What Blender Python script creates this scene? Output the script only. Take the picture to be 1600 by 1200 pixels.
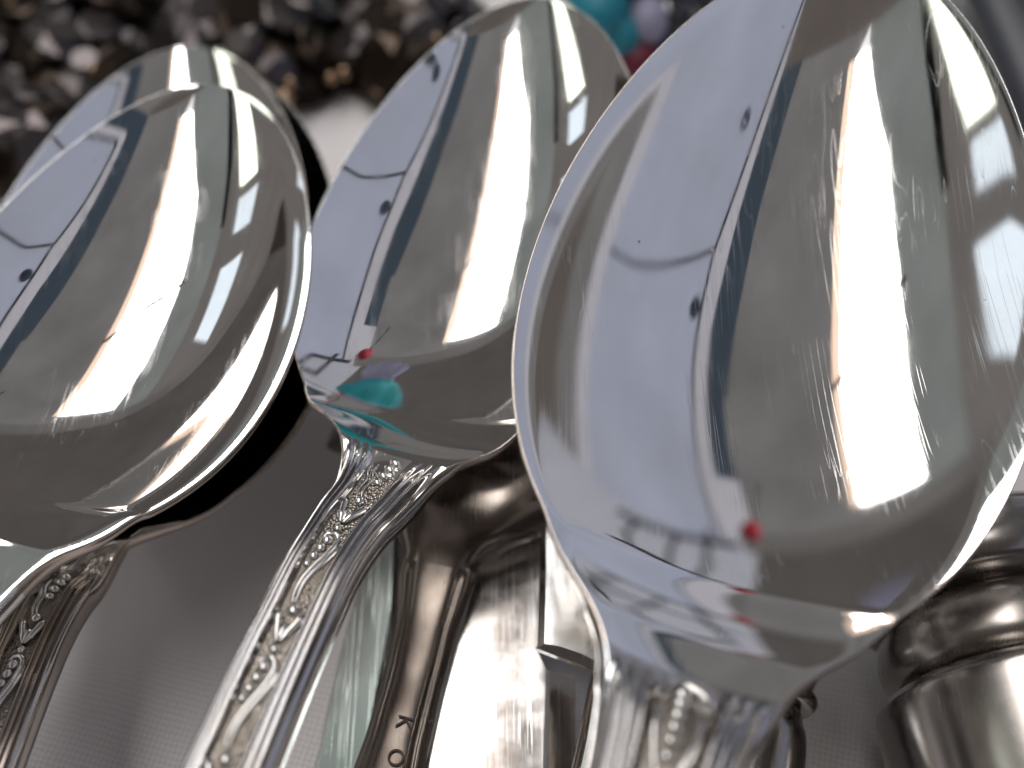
import bpy, bmesh, math, random
import numpy as np
from math import radians, sin, cos, tan, pi, sqrt
from mathutils import Vector, Matrix

for o in list(bpy.data.objects):
    bpy.data.objects.remove(o)
scn = bpy.context.scene
COL = scn.collection

# ------------------------------------------------------------------ camera, light, exposure
CAM_Z, CAM_PITCH, HFOV = 0.120, radians(55), radians(46)     # metres above the cloth, degrees below the horizon
cam_data = bpy.data.cameras.new("camera")
cam_data.sensor_width = 36.0
cam_data.angle = HFOV
cam_data.clip_start, cam_data.clip_end = 0.002, 60
cam_data.dof.use_dof = True
cam_data.dof.focus_distance = 0.1075
cam_data.dof.aperture_fstop = 13
cam = bpy.data.objects.new("camera", cam_data)
cam.location = (0, 0, CAM_Z)
cam.rotation_euler = (pi / 2 - CAM_PITCH, 0, 0)
COL.objects.link(cam)
scn.camera = cam

world = bpy.data.worlds.new("World")
scn.world = world
world.use_nodes = True
world.node_tree.nodes["Background"].inputs[0].default_value = (1.0, 0.99, 1.0, 1)   # plain bright overcast above the canopy
world.node_tree.nodes["Background"].inputs[1].default_value = 1.0

ROOF = 1.40                                # canopy height above the spoons
RZ = ROOF + 0.03
RX, RY = 0.0, 0.08


scn.view_settings.view_transform = 'Standard'
scn.view_settings.look = 'None'
scn.view_settings.exposure = 0.0
scn.view_settings.gamma = 1.0
scn.cycles.use_denoising = True
scn.cycles.max_bounces = 9
scn.cycles.glossy_bounces = 8
scn.cycles.caustics_reflective = True
scn.cycles.blur_glossy = 1.0
scn.cycles.use_adaptive_sampling = True
scn.cycles.adaptive_threshold = 0.02
scn.cycles.sample_clamp_indirect = 6

# ------------------------------------------------------------------ helpers
FPX = 800 / tan(HFOV / 2)
CD = np.array([0, cos(CAM_PITCH), -sin(CAM_PITCH)])
CU = np.array([0, sin(CAM_PITCH), cos(CAM_PITCH)])
CO = np.array([0, 0, CAM_Z])


def at(px, py, z):
    """the point at height z that a line of sight of the photograph meets"""
    v = CD + np.array([1.0, 0, 0]) * (px - 800) / FPX - CU * (py - 600) / FPX
    return CO + v * ((z - CAM_Z) / v[2])


def rot(yaw, pit, rol):
    cz, sz, cx, sx, cy, sy = cos(yaw), sin(yaw), cos(pit), sin(pit), cos(rol), sin(rol)
    return (np.array([[cz, -sz, 0], [sz, cz, 0], [0, 0, 1]]) @ np.array([[1, 0, 0], [0, cx, -sx], [0, sx, cx]])
            @ np.array([[cy, 0, sy], [0, 1, 0], [-sy, 0, cy]]))


def tag(o, label=None, cat=None, group=None, kind=None):
    for k, v in (("label", label), ("category", cat), ("group", group), ("kind", kind)):
        if v:
            o[k] = v
    return o


def empty(name, loc):
    o = bpy.data.objects.new(name, None)
    o.empty_display_size = 0.01
    o.location = loc
    COL.objects.link(o)
    return o


def mesh_obj(name, verts, faces, mat, parent=None, smooth=True, mats=None, face_mat=None, normals=None):
    me = bpy.data.meshes.new(name)
    me.from_pydata([tuple(v) for v in verts], [], faces)
    me.update()
    for m in (mats or [mat]):
        me.materials.append(m)
    if smooth:
        me.shade_smooth()
    if face_mat is not None:
        me.polygons.foreach_set("material_index", face_mat)
    if normals is not None:
        me.normals_split_custom_set_from_vertices([tuple(n) for n in normals])
    o = bpy.data.objects.new(name, me)
    COL.objects.link(o)
    if parent:
        o.parent = parent
        o.matrix_parent_inverse = Matrix.Translation(-Vector(parent.location))
    return o


def copy_obj(src, name, parent, mw):
    o = src.copy()
    o.name = name
    COL.objects.link(o)
    o.parent = parent
    if parent:
        o.matrix_parent_inverse = Matrix.Translation(-Vector(parent.location))
    o.matrix_basis = mw
    return o


def catmull(pts, n):
    pts = [np.array(p, float) for p in pts]
    P = [2 * pts[0] - pts[1]] + pts + [2 * pts[-1] - pts[-2]]
    out = []
    for i in range(1, len(P) - 2):
        for j in range(n):
            t = j / n
            a, b, c, d = P[i - 1], P[i], P[i + 1], P[i + 2]
            out.append(0.5 * (2 * b + (c - a) * t + (2 * a - 5 * b + 4 * c - d) * t * t + (3 * b - a - 3 * c + d) * t ** 3))
    out.append(pts[-1])
    return np.array(out)


def tube(path, radii, up=None, seg=8, flat=1.0):
    """a tapered rod along a path: verts, faces"""
    path = np.array(path)
    n = len(path)
    V, Fc = [], []
    for i in range(n):
        t = path[min(i + 1, n - 1)] - path[max(i - 1, 0)]
        t = t / (np.linalg.norm(t) + 1e-12)
        u = np.array([0, 0, 1.0]) if up is None else np.array(up[i] if np.ndim(up) > 1 else up)
        s = np.cross(t, u); s /= np.linalg.norm(s) + 1e-12
        u = np.cross(s, t)
        for k in range(seg):
            a = 2 * pi * k / seg
            V.append(path[i] + radii[i] * (cos(a) * s + flat * sin(a) * u))
    for i in range(n - 1):
        for k in range(seg):
            a, b = i * seg + k, i * seg + (k + 1) % seg
            Fc.append((a, b, b + seg, a + seg))
    Fc.append(tuple(range(seg))[::-1])
    Fc.append(tuple((n - 1) * seg + k for k in range(seg)))
    return V, Fc


# ------------------------------------------------------------------ materials
def nodes_of(name):
    m = bpy.data.materials.new(name)
    m.use_nodes = True
    nt = m.node_tree
    nt.nodes.clear()
    out = nt.nodes.new("ShaderNodeOutputMaterial")
    return m, nt, out


def N(nt, typ, **kw):
    n = nt.nodes.new(typ)
    for k, v in kw.items():
        if k.startswith("i_"):
            key = k[2:]
            n.inputs[int(key) if key.isdigit() else key.replace("_", " ")].default_value = v
        else:
            setattr(n, k, v)
    return n


def ramp(nt, lo, hi, a=0.0, b=1.0):
    r = N(nt, "ShaderNodeMapRange", clamp=True)
    r.inputs[1].default_value, r.inputs[2].default_value = lo, hi
    r.inputs[3].default_value, r.inputs[4].default_value = a, b
    return r


def silver(name, base=(0.90, 0.885, 0.865), rough=0.028, scratch=1.0, brushed=0.025, stipple=0.0, tarnish=0.15, tcol=(0.42, 0.33, 0.24), seed=0, dust=False):
    m, nt, out = nodes_of(name)
    L = nt.links.new
    tc = N(nt, "ShaderNodeTexCoord")
    p = N(nt, "ShaderNodeBsdfPrincipled", i_Metallic=1.0)
    # hairline scratches: long thin lines in three directions, in patches
    g = N(nt, "ShaderNodeTexNoise", i_Scale=120.0, i_Detail=1.0); L(tc.outputs["Object"], g.inputs["Vector"])
    masks = []
    for k, (ang, sc, st, wd, lo) in enumerate(((0.25, 1500, 0.010, 0.012, 0.44), (-0.75, 1900, 0.012, 0.009, 0.50), (1.35, 1100, 0.014, 0.008, 0.53))):
        mp = N(nt, "ShaderNodeMapping")
        mp.inputs["Rotation"].default_value = (0.1 * k, 0.07, ang + seed)
        mp.inputs["Scale"].default_value = (1, st, 0.2)
        mp.inputs["Location"].default_value = (seed * 0.37, k * 0.11, 0)
        L(tc.outputs["Object"], mp.inputs[0])
        no = N(nt, "ShaderNodeTexNoise", i_Scale=sc, i_Detail=0.0)
        L(mp.outputs[0], no.inputs["Vector"])
        s = N(nt, "ShaderNodeMath", operation='SUBTRACT', i_1=0.5); L(no.outputs[0], s.inputs[0])
        a = N(nt, "ShaderNodeMath", operation='ABSOLUTE'); L(s.outputs[0], a.inputs[0])
        r = ramp(nt, 0.0, wd, 1.0, 0.0); L(a.outputs[0], r.inputs[0])
        gs = N(nt, "ShaderNodeSeparateColor"); L(g.outputs["Color"], gs.inputs[0])
        gr = ramp(nt, lo, lo + 0.16); L(gs.outputs[k], gr.inputs[0])
        mu = N(nt, "ShaderNodeMath", operation='MULTIPLY'); L(r.outputs[0], mu.inputs[0]); L(gr.outputs[0], mu.inputs[1])
        masks.append(mu)
    s1 = N(nt, "ShaderNodeMath", operation='MAXIMUM'); L(masks[0].outputs[0], s1.inputs[0]); L(masks[1].outputs[0], s1.inputs[1])
    s2 = N(nt, "ShaderNodeMath", operation='MAXIMUM'); L(s1.outputs[0], s2.inputs[0]); L(masks[2].outputs[0], s2.inputs[1])
    # polishing haze, drawn out along the spoon
    mp = N(nt, "ShaderNodeMapping"); mp.inputs["Scale"].default_value = (1, 0.04, 1); mp.inputs["Rotation"].default_value = (0, 0, -0.25)
    L(tc.outputs["Object"], mp.inputs[0])
    hz = N(nt, "ShaderNodeTexNoise", i_Scale=1600.0, i_Detail=2.0); L(mp.outputs[0], hz.inputs["Vector"])
    tn = N(nt, "ShaderNodeTexNoise", i_Scale=80.0, i_Detail=4.0, i_Roughness=0.65); L(tc.outputs["Object"], tn.inputs["Vector"])
    clr = ramp(nt, 0.4, 0.75); L(tn.outputs[0], clr.inputs[0])
    rr = N(nt, "ShaderNodeMath", operation='MULTIPLY_ADD', i_1=0.15 * scratch, i_2=rough); L(s2.outputs[0], rr.inputs[0])
    r3 = N(nt, "ShaderNodeMath", operation='MULTIPLY_ADD', i_1=brushed * 2.5); L(clr.outputs[0], r3.inputs[0]); L(rr.outputs[0], r3.inputs[2])
    L(r3.outputs[0], p.inputs["Roughness"])
    # thin warm tarnish in cloudy patches
    tr = ramp(nt, 0.42, 0.8, 0.0, tarnish); L(tn.outputs[0], tr.inputs[0])
    mx = N(nt, "ShaderNodeMix", data_type='RGBA')
    mx.inputs[6].default_value = (*base, 1); mx.inputs[7].default_value = (*tcol, 1)
    L(tr.outputs[0], mx.inputs[0])
    L(mx.outputs[2], p.inputs["Base Color"])
    # relief: haze streaks and scratches, hammered stipple for the ornament ground
    hsum = N(nt, "ShaderNodeMath", operation='MULTIPLY_ADD', i_1=-0.12 * scratch); L(s2.outputs[0], hsum.inputs[0])
    hb = N(nt, "ShaderNodeMath", operation='MULTIPLY', i_1=brushed * 4); L(hz.outputs[0], hb.inputs[0]); L(hb.outputs[0], hsum.inputs[2])
    b2 = N(nt, "ShaderNodeBump", i_Strength=0.16, i_Distance=0.00004); L(hsum.outputs[0], b2.inputs["Height"])
    last = b2
    if stipple:
        vo = N(nt, "ShaderNodeTexVoronoi", i_Scale=4200.0); L(tc.outputs["Object"], vo.inputs["Vector"])
        b3 = N(nt, "ShaderNodeBump", i_Strength=stipple, i_Distance=0.00012); L(vo.outputs["Distance"], b3.inputs["Height"]); L(last.outputs[0], b3.inputs["Normal"])
        last = b3
    L(last.outputs[0], p.inputs["Normal"])
    if dust:
        vo = N(nt, "ShaderNodeTexVoronoi", i_Scale=330.0); L(tc.outputs["Object"], vo.inputs["Vector"])
        sc_ = N(nt, "ShaderNodeSeparateColor"); L(vo.outputs["Color"], sc_.inputs[0])
        sz = ramp(nt, 0.55, 1.0, 0.0, 0.055); L(sc_.outputs[0], sz.inputs[0])
        lt = N(nt, "ShaderNodeMath", operation='LESS_THAN'); L(vo.outputs["Distance"], lt.inputs[0]); L(sz.outputs[0], lt.inputs[1])
        fac = N(nt, "ShaderNodeMath", operation='MULTIPLY', i_1=0.75); L(lt.outputs[0], fac.inputs[0])
        dc = N(nt, "ShaderNodeMix", data_type='RGBA'); L(sc_.outputs[1], dc.inputs[0])
        dc.inputs[6].default_value = (0.03, 0.025, 0.02, 1); dc.inputs[7].default_value = (0.95, 0.92, 0.9, 1)
        df = N(nt, "ShaderNodeBsdfDiffuse"); L(dc.outputs[2], df.inputs[0])
        ms = N(nt, "ShaderNodeMixShader"); L(fac.outputs[0], ms.inputs[0]); L(p.outputs[0], ms.inputs[1]); L(df.outputs[0], ms.inputs[2])
        L(ms.outputs[0], out.inputs[0])
        return m
    L(p.outputs[0], out.inputs[0])
    return m


def plain(name, col, rough=0.5, metallic=0.0, var=0.15, scale=60.0, coat=0.0, bump=0.0):
    m, nt, out = nodes_of(name)
    L = nt.links.new
    tc = N(nt, "ShaderNodeTexCoord")
    p = N(nt, "ShaderNodeBsdfPrincipled", i_Metallic=metallic, i_Roughness=rough)
    p.inputs["Coat Weight"].default_value = coat
    no = N(nt, "ShaderNodeTexNoise", i_Scale=scale, i_Detail=4.0); L(tc.outputs["Object"], no.inputs["Vector"])
    mx = N(nt, "ShaderNodeMix", data_type='RGBA')
    mx.inputs[6].default_value = (*[c * (1 - var) for c in col], 1)
    mx.inputs[7].default_value = (*[min(1, c * (1 + var)) for c in col], 1)
    L(no.outputs[0], mx.inputs[0]); L(mx.outputs[2], p.inputs["Base Color"])
    if bump:
        b = N(nt, "ShaderNodeBump", i_Strength=bump, i_Distance=0.0003); L(no.outputs[0], b.inputs["Height"]); L(b.outputs[0], p.inputs["Normal"])
    L(p.outputs[0], out.inputs[0])
    return m


def sheer(name, col, var=0.06, scale=1.5):
    """canopy sheeting: daylight from above comes through it"""
    m, nt, out = nodes_of(name)
    L = nt.links.new
    tc = N(nt, "ShaderNodeTexCoord")
    no = N(nt, "ShaderNodeTexNoise", i_Scale=scale, i_Detail=3.0); L(tc.outputs["Object"], no.inputs["Vector"])
    mx = N(nt, "ShaderNodeMix", data_type='RGBA')
    mx.inputs[6].default_value = (*[c * (1 - var) for c in col], 1)
    mx.inputs[7].default_value = (*[c * (1 + var) for c in col], 1)
    L(no.outputs[0], mx.inputs[0])
    t = N(nt, "ShaderNodeBsdfTranslucent"); L(mx.outputs[2], t.inputs[0])
    L(t.outputs[0], out.inputs[0])
    return m


def lit_pane(name, col, strength):
    m, nt, out = nodes_of(name)
    e = N(nt, "ShaderNodeEmission", i_Color=(*col, 1), i_Strength=strength)
    nt.links.new(e.outputs[0], out.inputs[0])
    return m


def cloth_material():
    m, nt, out = nodes_of("woven_cloth")
    L = nt.links.new
    tc = N(nt, "ShaderNodeTexCoord")
    mp = N(nt, "ShaderNodeMapping"); mp.inputs["Rotation"].default_value = (0, 0, radians(14))
    L(tc.outputs["Object"], mp.inputs[0])
    wob = N(nt, "ShaderNodeTexNoise", i_Scale=120.0, i_Detail=2.0); L(mp.outputs[0], wob.inputs["Vector"])
    va = N(nt, "ShaderNodeVectorMath", operation='SCALE'); va.inputs["Scale"].default_value = 0.0006; L(wob.outputs["Color"], va.inputs[0])
    vv = N(nt, "ShaderNodeVectorMath", operation='ADD'); L(mp.outputs[0], vv.inputs[0]); L(va.outputs[0], vv.inputs[1])
    sx = N(nt, "ShaderNodeSeparateXYZ"); L(vv.outputs[0], sx.inputs[0])
    waves = []
    for k, (ax, pitch) in enumerate((("X", 0.00056), ("Y", 0.00062))):
        mu = N(nt, "ShaderNodeMath", operation='MULTIPLY', i_1=2 * pi / pitch); L(sx.outputs[ax], mu.inputs[0])
        si = N(nt, "ShaderNodeMath", operation='SINE'); L(mu.outputs[0], si.inputs[0])
        waves.append(si)
    pr = N(nt, "ShaderNodeMath", operation='MULTIPLY'); L(waves[0].outputs[0], pr.inputs[0]); L(waves[1].outputs[0], pr.inputs[1])
    mxx = N(nt, "ShaderNodeMath", operation='MAXIMUM'); L(waves[0].outputs[0], mxx.inputs[0]); L(waves[1].outputs[0], mxx.inputs[1])
    ad = N(nt, "ShaderNodeMath", operation='MULTIPLY_ADD', i_1=0.5); L(pr.outputs[0], ad.inputs[0]); L(mxx.outputs[0], ad.inputs[2])
    thr = N(nt, "ShaderNodeTexNoise", i_Scale=900.0, i_Detail=2.0); L(vv.outputs[0], thr.inputs["Vector"])
    hh = N(nt, "ShaderNodeMath", operation='MULTIPLY_ADD', i_1=1.2); L(thr.outputs[0], hh.inputs[0]); L(ad.outputs[0], hh.inputs[2])
    b = N(nt, "ShaderNodeBump", i_Strength=0.6, i_Distance=0.00018); L(hh.outputs[0], b.inputs["Height"])
    cr = ramp(nt, -0.6, 1.4, 0.0, 1.0); L(ad.outputs[0], cr.inputs[0])
    mx = N(nt, "ShaderNodeMix", data_type='RGBA')
    mx.inputs[6].default_value = (0.62, 0.585, 0.585, 1); mx.inputs[7].default_value = (0.88, 0.84, 0.84, 1)
    L(cr.outputs[0], mx.inputs[0])
    p = N(nt, "ShaderNodeBsdfPrincipled", i_Roughness=0.85)
    p.inputs["Sheen Weight"].default_value = 0.15
    L(mx.outputs[2], p.inputs["Base Color"]); L(b.outputs[0], p.inputs["Normal"])
    L(p.outputs[0], out.inputs[0])
    return m


M = dict(
    silver=silver("polished_silver", dust=True),
    silver_b=silver("polished_silver_worn", rough=0.028, scratch=0.8, brushed=0.012, tarnish=0.2, seed=1.7),
    handle=silver("handle_silver", base=(0.60, 0.595, 0.60), rough=0.075, scratch=0.7, brushed=0.05, tarnish=0.3, seed=0.6),
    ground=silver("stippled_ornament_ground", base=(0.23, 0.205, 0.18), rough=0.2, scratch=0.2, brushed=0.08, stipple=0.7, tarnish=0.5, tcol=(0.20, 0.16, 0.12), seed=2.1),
    relief=silver("ornament_silver", base=(0.66, 0.645, 0.62), rough=0.10, scratch=0.1, brushed=0.05, tarnish=0.3, seed=3.0),
    old=silver("tarnished_silver", base=(0.42, 0.365, 0.325), rough=0.11, scratch=0.8, brushed=0.06, tarnish=0.6, seed=1.1),
    steel_g=silver("dull_green_steel", base=(0.60, 0.66, 0.62), rough=0.14, scratch=1.8, brushed=0.006, tarnish=0.0, tcol=(0.40, 0.46, 0.42), seed=5.5),
    steel=silver("scratched_steel", dust=True, base=(0.80, 0.79, 0.78), rough=0.10, scratch=1.6, brushed=0.10, tarnish=0.05, seed=4.2),
    rim=silver("worn_rim_silver", base=(0.62, 0.54, 0.48), rough=0.10, scratch=0.6, brushed=0.08, tarnish=0.5, seed=2.9),
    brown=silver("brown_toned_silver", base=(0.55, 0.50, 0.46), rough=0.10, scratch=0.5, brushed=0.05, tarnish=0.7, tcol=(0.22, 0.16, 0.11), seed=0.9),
    satin=silver("satin_silver", base=(0.38, 0.36, 0.345), rough=0.20, scratch=0.4, brushed=0.06, tarnish=0.4, seed=2.2),
    dull=silver("blackened_silver", base=(0.20, 0.175, 0.155), rough=0.16, scratch=0.8, brushed=0.06, tarnish=0.6, tcol=(0.16, 0.12, 0.09), seed=1.1),
    handle_shade=plain("shaded_handle_dark", (0.035, 0.036, 0.045), rough=0.45, var=0.4, scale=200),  # shadow over the far metal handles, put into a near-black colour
    mark=plain("stamped_mark", (0.07, 0.05, 0.04), rough=0.5, metallic=0.6),
    cloth=cloth_material(),
    bronze=plain("dark_bronze", (0.035, 0.026, 0.02), rough=0.32, metallic=1.0, var=0.5, scale=300),
    gilt=plain("worn_gilt", (0.40, 0.27, 0.18), rough=0.35, metallic=1.0, var=0.3, scale=300),
    smoky=plain("dark_hematite", (0.085, 0.074, 0.074), rough=0.36, metallic=1.0, var=0.3),
    teal=plain("turquoise_glaze", (0.012, 0.20, 0.27), rough=0.5, var=0.3, scale=300),
    teal_c=plain("turquoise_cloth", (0.02, 0.40, 0.46), rough=0.8, var=0.25, scale=150),
    lilac_c=plain("lilac_cloth", (0.50, 0.50, 0.70), rough=0.8),
    lilac=plain("lilac_stone", (0.30, 0.29, 0.40), rough=0.5, var=0.3, scale=300),
    navy=plain("navy_glass", (0.015, 0.02, 0.09), rough=0.5, var=0.3, scale=300),
    red=plain("red_glass", (0.13, 0.010, 0.03), rough=0.5, var=0.3, scale=300),
    green=plain("bottle_green_glass", (0.01, 0.09, 0.07), rough=0.5, var=0.3, scale=300),
    black=plain("black_glass", (0.01, 0.01, 0.012), rough=0.1, coat=1.0),
)

# ------------------------------------------------------------------ the setting: cloth, and the canopy the silver mirrors
def tablecloth():
    n = 150
    V, Fc = [], []
    xs = np.concatenate([np.linspace(-0.9, -0.16, 20)[:-1], np.linspace(-0.16, 0.16, 111), np.linspace(0.16, 0.9, 20)[1:]])
    ys = np.concatenate([np.linspace(-0.5, 0.0, 14)[:-1], np.linspace(0.0, 0.30, 101), np.linspace(0.30, 0.9, 20)[1:]])
    for y in ys:
        for x in xs:
            z = 0.0009 * sin(x * 95 + 0.6 * sin(y * 60)) * sin(y * 48 + 1.1) + 0.0006 * sin(x * 40 - y * 75)
            V.append((x, y, z - 0.0012))
    nx = len(xs)
    for j in range(len(ys) - 1):
        for i in range(nx - 1):
            a = j * nx + i
            Fc.append((a, a + 1, a + nx + 1, a + nx))
    o = mesh_obj("tablecloth", V, Fc, M["cloth"])
    tag(o, "pale mauve woven tablecloth under all the silver", "tablecloth", kind="structure")


tablecloth()


def slab(name, poly, z, th, mat, parent=None):
    """a flat sheet with thickness; poly in canopy units"""
    P = [(RX + x * ROOF, RY + y * ROOF) for x, y in poly]
    a2 = sum(P[i][0] * P[(i + 1) % len(P)][1] - P[(i + 1) % len(P)][0] * P[i][1] for i in range(len(P)))
    if a2 < 0:
        P = P[::-1]
    n = len(P)
    V = [(x, y, z) for x, y in P] + [(x, y, z + th) for x, y in P]
    Fc = [tuple(range(n))[::-1], tuple(range(n, 2 * n))] + [(i, (i + 1) % n, n + (i + 1) % n, n + i) for i in range(n)]
    return mesh_obj(name, V, Fc, mat, parent, smooth=False)


def sheet(name, poly, z, mat, parent=None):
    P = [(RX + x * ROOF, RY + y * ROOF, z) for x, y in poly]
    return mesh_obj(name, P, [tuple(range(len(P)))], mat, parent, smooth=False)


BACK, FRONT = -1.6, 1.62
canopy = empty("canopy", (0, 0, RZ))
tag(canopy, "striped sheeting overhead, mirrored in the spoon bowls", "canopy", kind="structure")
lav = sheer("lilac_white_sheeting", (0.32, 0.345, 0.43), var=0.2, scale=1.2)
lavp = sheer("pale_sheeting", (0.40, 0.40, 0.44))
bei = sheer("beige_sheeting", (0.160, 0.158, 0.158), var=0.38, scale=2.2)
grn = sheer("grey_green_sheeting", (0.185, 0.202, 0.196), var=0.32, scale=2.0)
brn = sheer("brown_sheeting", (0.105, 0.092, 0.085), var=0.2)
tan_ = sheer("tan_sheeting", (0.150, 0.140, 0.135), var=0.25)
tau = sheer("taupe_sheeting", (0.130, 0.125, 0.122), var=0.3)
slate = plain("slate_beam_paint", (0.10, 0.15, 0.23), rough=0.6)
slate_t = sheer("slate_sheeting", (0.040, 0.054, 0.072), var=0.15)
seam = plain("dark_seam", (0.06, 0.06, 0.07), rough=0.7)

sheet("canopy_panel", [(0.40, BACK), (1.72, BACK), (1.72, FRONT), (0.66, FRONT), (0.66, 0.5), (0.64, 0.14), (0.56, -0.1), (0.48, -0.4), (0.40, -0.7)], RZ, lav, canopy)
sheet("canopy_panel", [(0.385, -0.7), (0.465, -0.4), (0.545, -0.1), (0.625, 0.14), (0.645, 0.5), (0.645, FRONT), (0.56, FRONT), (0.56, 0.62), (0.55, 0.35), (0.50, 0.0), (0.415, -0.43), (0.385, -0.7)], RZ, lavp, canopy)
sheet("canopy_panel", [(1.72, BACK), (1.9, BACK), (1.9, FRONT), (1.72, FRONT)], RZ, lavp, canopy)
sheet("canopy_panel", [(1.9, BACK), (2.25, BACK), (2.25, FRONT), (1.9, FRONT)], RZ, bei, canopy)
sheet("canopy_panel", [(2.25, BACK), (2.8, BACK), (2.8, FRONT), (2.25, FRONT)], RZ, brn, canopy)
sheet("canopy_panel", [(0.56, 1.06), (0.56, 1.45), (0.46, 1.45), (0.46, 1.06)], RZ, lavp, canopy)
sheet("canopy_panel", [(0.40, BACK), (0.40, -0.7), (0.385, -0.7), (0.385, BACK)], RZ, brn, canopy)
slab("canopy_seam", [(0.40, -0.7), (0.48, -0.4), (0.56, -0.1), (0.64, 0.14), (0.66, 0.5), (0.66, FRONT), (0.645, FRONT), (0.645, 0.5), (0.625, 0.14), (0.545, -0.1), (0.465, -0.4), (0.385, -0.7)], RZ - 0.004, 0.01, seam, canopy)
sheet("canopy_panel", [(0.27, -0.43), (0.415, -0.43), (0.50, 0.0), (0.55, 0.35), (0.56, 0.62), (0.44, 0.62), (0.40, 0.35), (0.36, 0.0)], RZ, slate_t, canopy)
sheet("canopy_panel", [(0.46, 0.62), (0.56, 0.62), (0.56, 1.06), (0.46, 1.06)], RZ, slate_t, canopy)
sheet("canopy_panel", [(-0.06, -0.36), (-0.10, -0.36), (-0.17, -0.43), (0.27, -0.43), (0.36, 0.0), (0.40, 0.35), (0.44, 0.62), (0.46, 0.62), (0.46, 1.45), (-0.52, 1.45), (-0.52, 1.38), (-0.10, 1.33), (-0.085, 0.5)], RZ, bei, canopy)
sheet("canopy_panel", [(-0.40, 0.0), (-0.47, 0.4), (-0.52, 1.38), (-0.52, 1.45), (-0.80, 1.45), (-0.80, 0.3), (-0.74, 0.0), (-0.56, -0.43), (-0.17, -0.43), (-0.19, -0.36)], RZ, grn, canopy)
sheet("canopy_panel", [(-0.80, 0.3), (-0.80, 1.45), (-2.8, 1.45), (-2.8, -0.43), (-0.56, -0.43), (-0.74, 0.0)], RZ, tan_, canopy)
sheet("canopy_panel", [(-2.8, BACK), (0.385, BACK), (0.385, -0.7), (0.415, -0.43), (-2.8, -0.43)], RZ, brn, canopy)
sheet("canopy_panel", [(-2.8, 1.45), (0.56, 1.45), (0.56, FRONT + 0.03), (-2.8, FRONT + 0.03)], RZ, tau, canopy)
# dark edge and bars of the window, the lit panes
slab("canopy_bar", [(-0.50, -0.5), (-0.70, 0.0), (-0.77, 0.3), (-0.82, 0.3), (-0.76, 0.0), (-0.56, -0.5)], RZ - 0.02, 0.0005, sheer("grey_bar", (0.10, 0.115, 0.12)), canopy)
win = lit_pane("daylight_through_leaves", (0.93, 1.0, 0.86), 2.6)
winb = lit_pane("blue_daylight", (0.80, 0.90, 1.0), 1.15)
sheet("window_pane", [(-0.58, -0.42), (-0.80, -0.1), (-0.97, 0.19), (-1.32, 0.27), (-1.15, 0.05), (-0.80, -0.33)], RZ - 0.03, win, canopy)
sheet("window_pane", [(-0.99, 0.25), (-1.02, 0.44), (-1.36, 0.55), (-1.40, 0.36)], RZ - 0.03, winb, canopy)
sky_l = lit_pane("skylight_daylight", (1.0, 0.98, 0.965), 8.0)
sheet("skylight_pane", [(-0.10, -0.36), (-0.13, 0.5), (-0.15, 1.33), (-0.52, 1.38), (-0.47, 0.4), (-0.40, 0.0), (-0.19, -0.36)], RZ, sky_l, canopy)
sheet("window_pane", [(-0.96, 0.60), (-0.98, 1.05), (-1.30, 1.30), (-1.36, 0.72)], RZ - 0.03, winb, canopy)
# peach edge along the skylight
peach = lit_pane("warm_light_edge", (1.0, 0.74, 0.58), 1.15)
sheet("skylight_edge", [(-0.06, -0.36), (-0.085, 0.5), (-0.10, 1.33), (-0.15, 1.33), (-0.13, 0.5), (-0.10, -0.36)], RZ, peach, canopy)
# a fold across the skylight, small fixtures and a slack cable on the lilac sheet
V, Fc = tube([np.array([RX + ROOF * x, RY + ROOF * y, RZ - 0.02]) for x, y in ((-0.08, 0.62), (-0.28, 0.50), (-0.50, 0.44))], [0.014] * 3)
mesh_obj("canopy_cord", V, Fc, seam, canopy)
V, Fc = tube([np.array([RX + ROOF * x, RY + ROOF * y, RZ - 0.012]) for x, y in ((0.62, 0.12), (0.8, 0.165), (1.06, 0.215), (1.35, 0.26), (1.7, 0.285))], [0.012] * 5)
mesh_obj("canopy_cord", V, Fc, plain("grey_cable", (0.25, 0.25, 0.28)), canopy)
for x, y in ((0.63, -0.29), (0.68, 0.29)):
    V, Fc = tube([np.array([RX + ROOF * x, RY + ROOF * y, RZ - 0.05 + k * 0.022]) for k in range(3)], [0.03, 0.05, 0.045], up=(0, 1, 0), seg=12)
    mesh_obj("spot_fitting", V, Fc, slate, canopy)
wall_br = plain("brown_wall", (0.27, 0.235, 0.215), rough=0.8, var=0.2, scale=2)


def wall(name, a, b, z0, z1, mat, th=0.02):
    a, b = np.array([RX + a[0] * ROOF, RY + a[1] * ROOF]), np.array([RX + b[0] * ROOF, RY + b[1] * ROOF])
    t = (b - a) / np.linalg.norm(b - a); n = np.array([-t[1], t[0]]) * th
    q = [a, b, b + n, a + n]
    V = [(*p, z0) for p in q] + [(*p, z1) for p in q]
    o = mesh_obj(name, V, [(3, 2, 1, 0), (4, 5, 6, 7), (0, 1, 5, 4), (1, 2, 6, 5), (2, 3, 7, 6), (3, 0, 4, 7)], mat, smooth=False)
    return tag(o, kind="structure")


def side_sheet(name, x0, x1, mat):
    y = RY + (FRONT + 0.03) * ROOF
    o = mesh_obj(name, [(RX + x0 * ROOF, y, -0.8), (RX + x1 * ROOF, y, -0.8), (RX + x1 * ROOF, y, RZ + 0.03), (RX + x0 * ROOF, y, RZ + 0.03)], [(0, 1, 2, 3)], mat, smooth=False)
    return tag(o, kind="structure")


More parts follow.
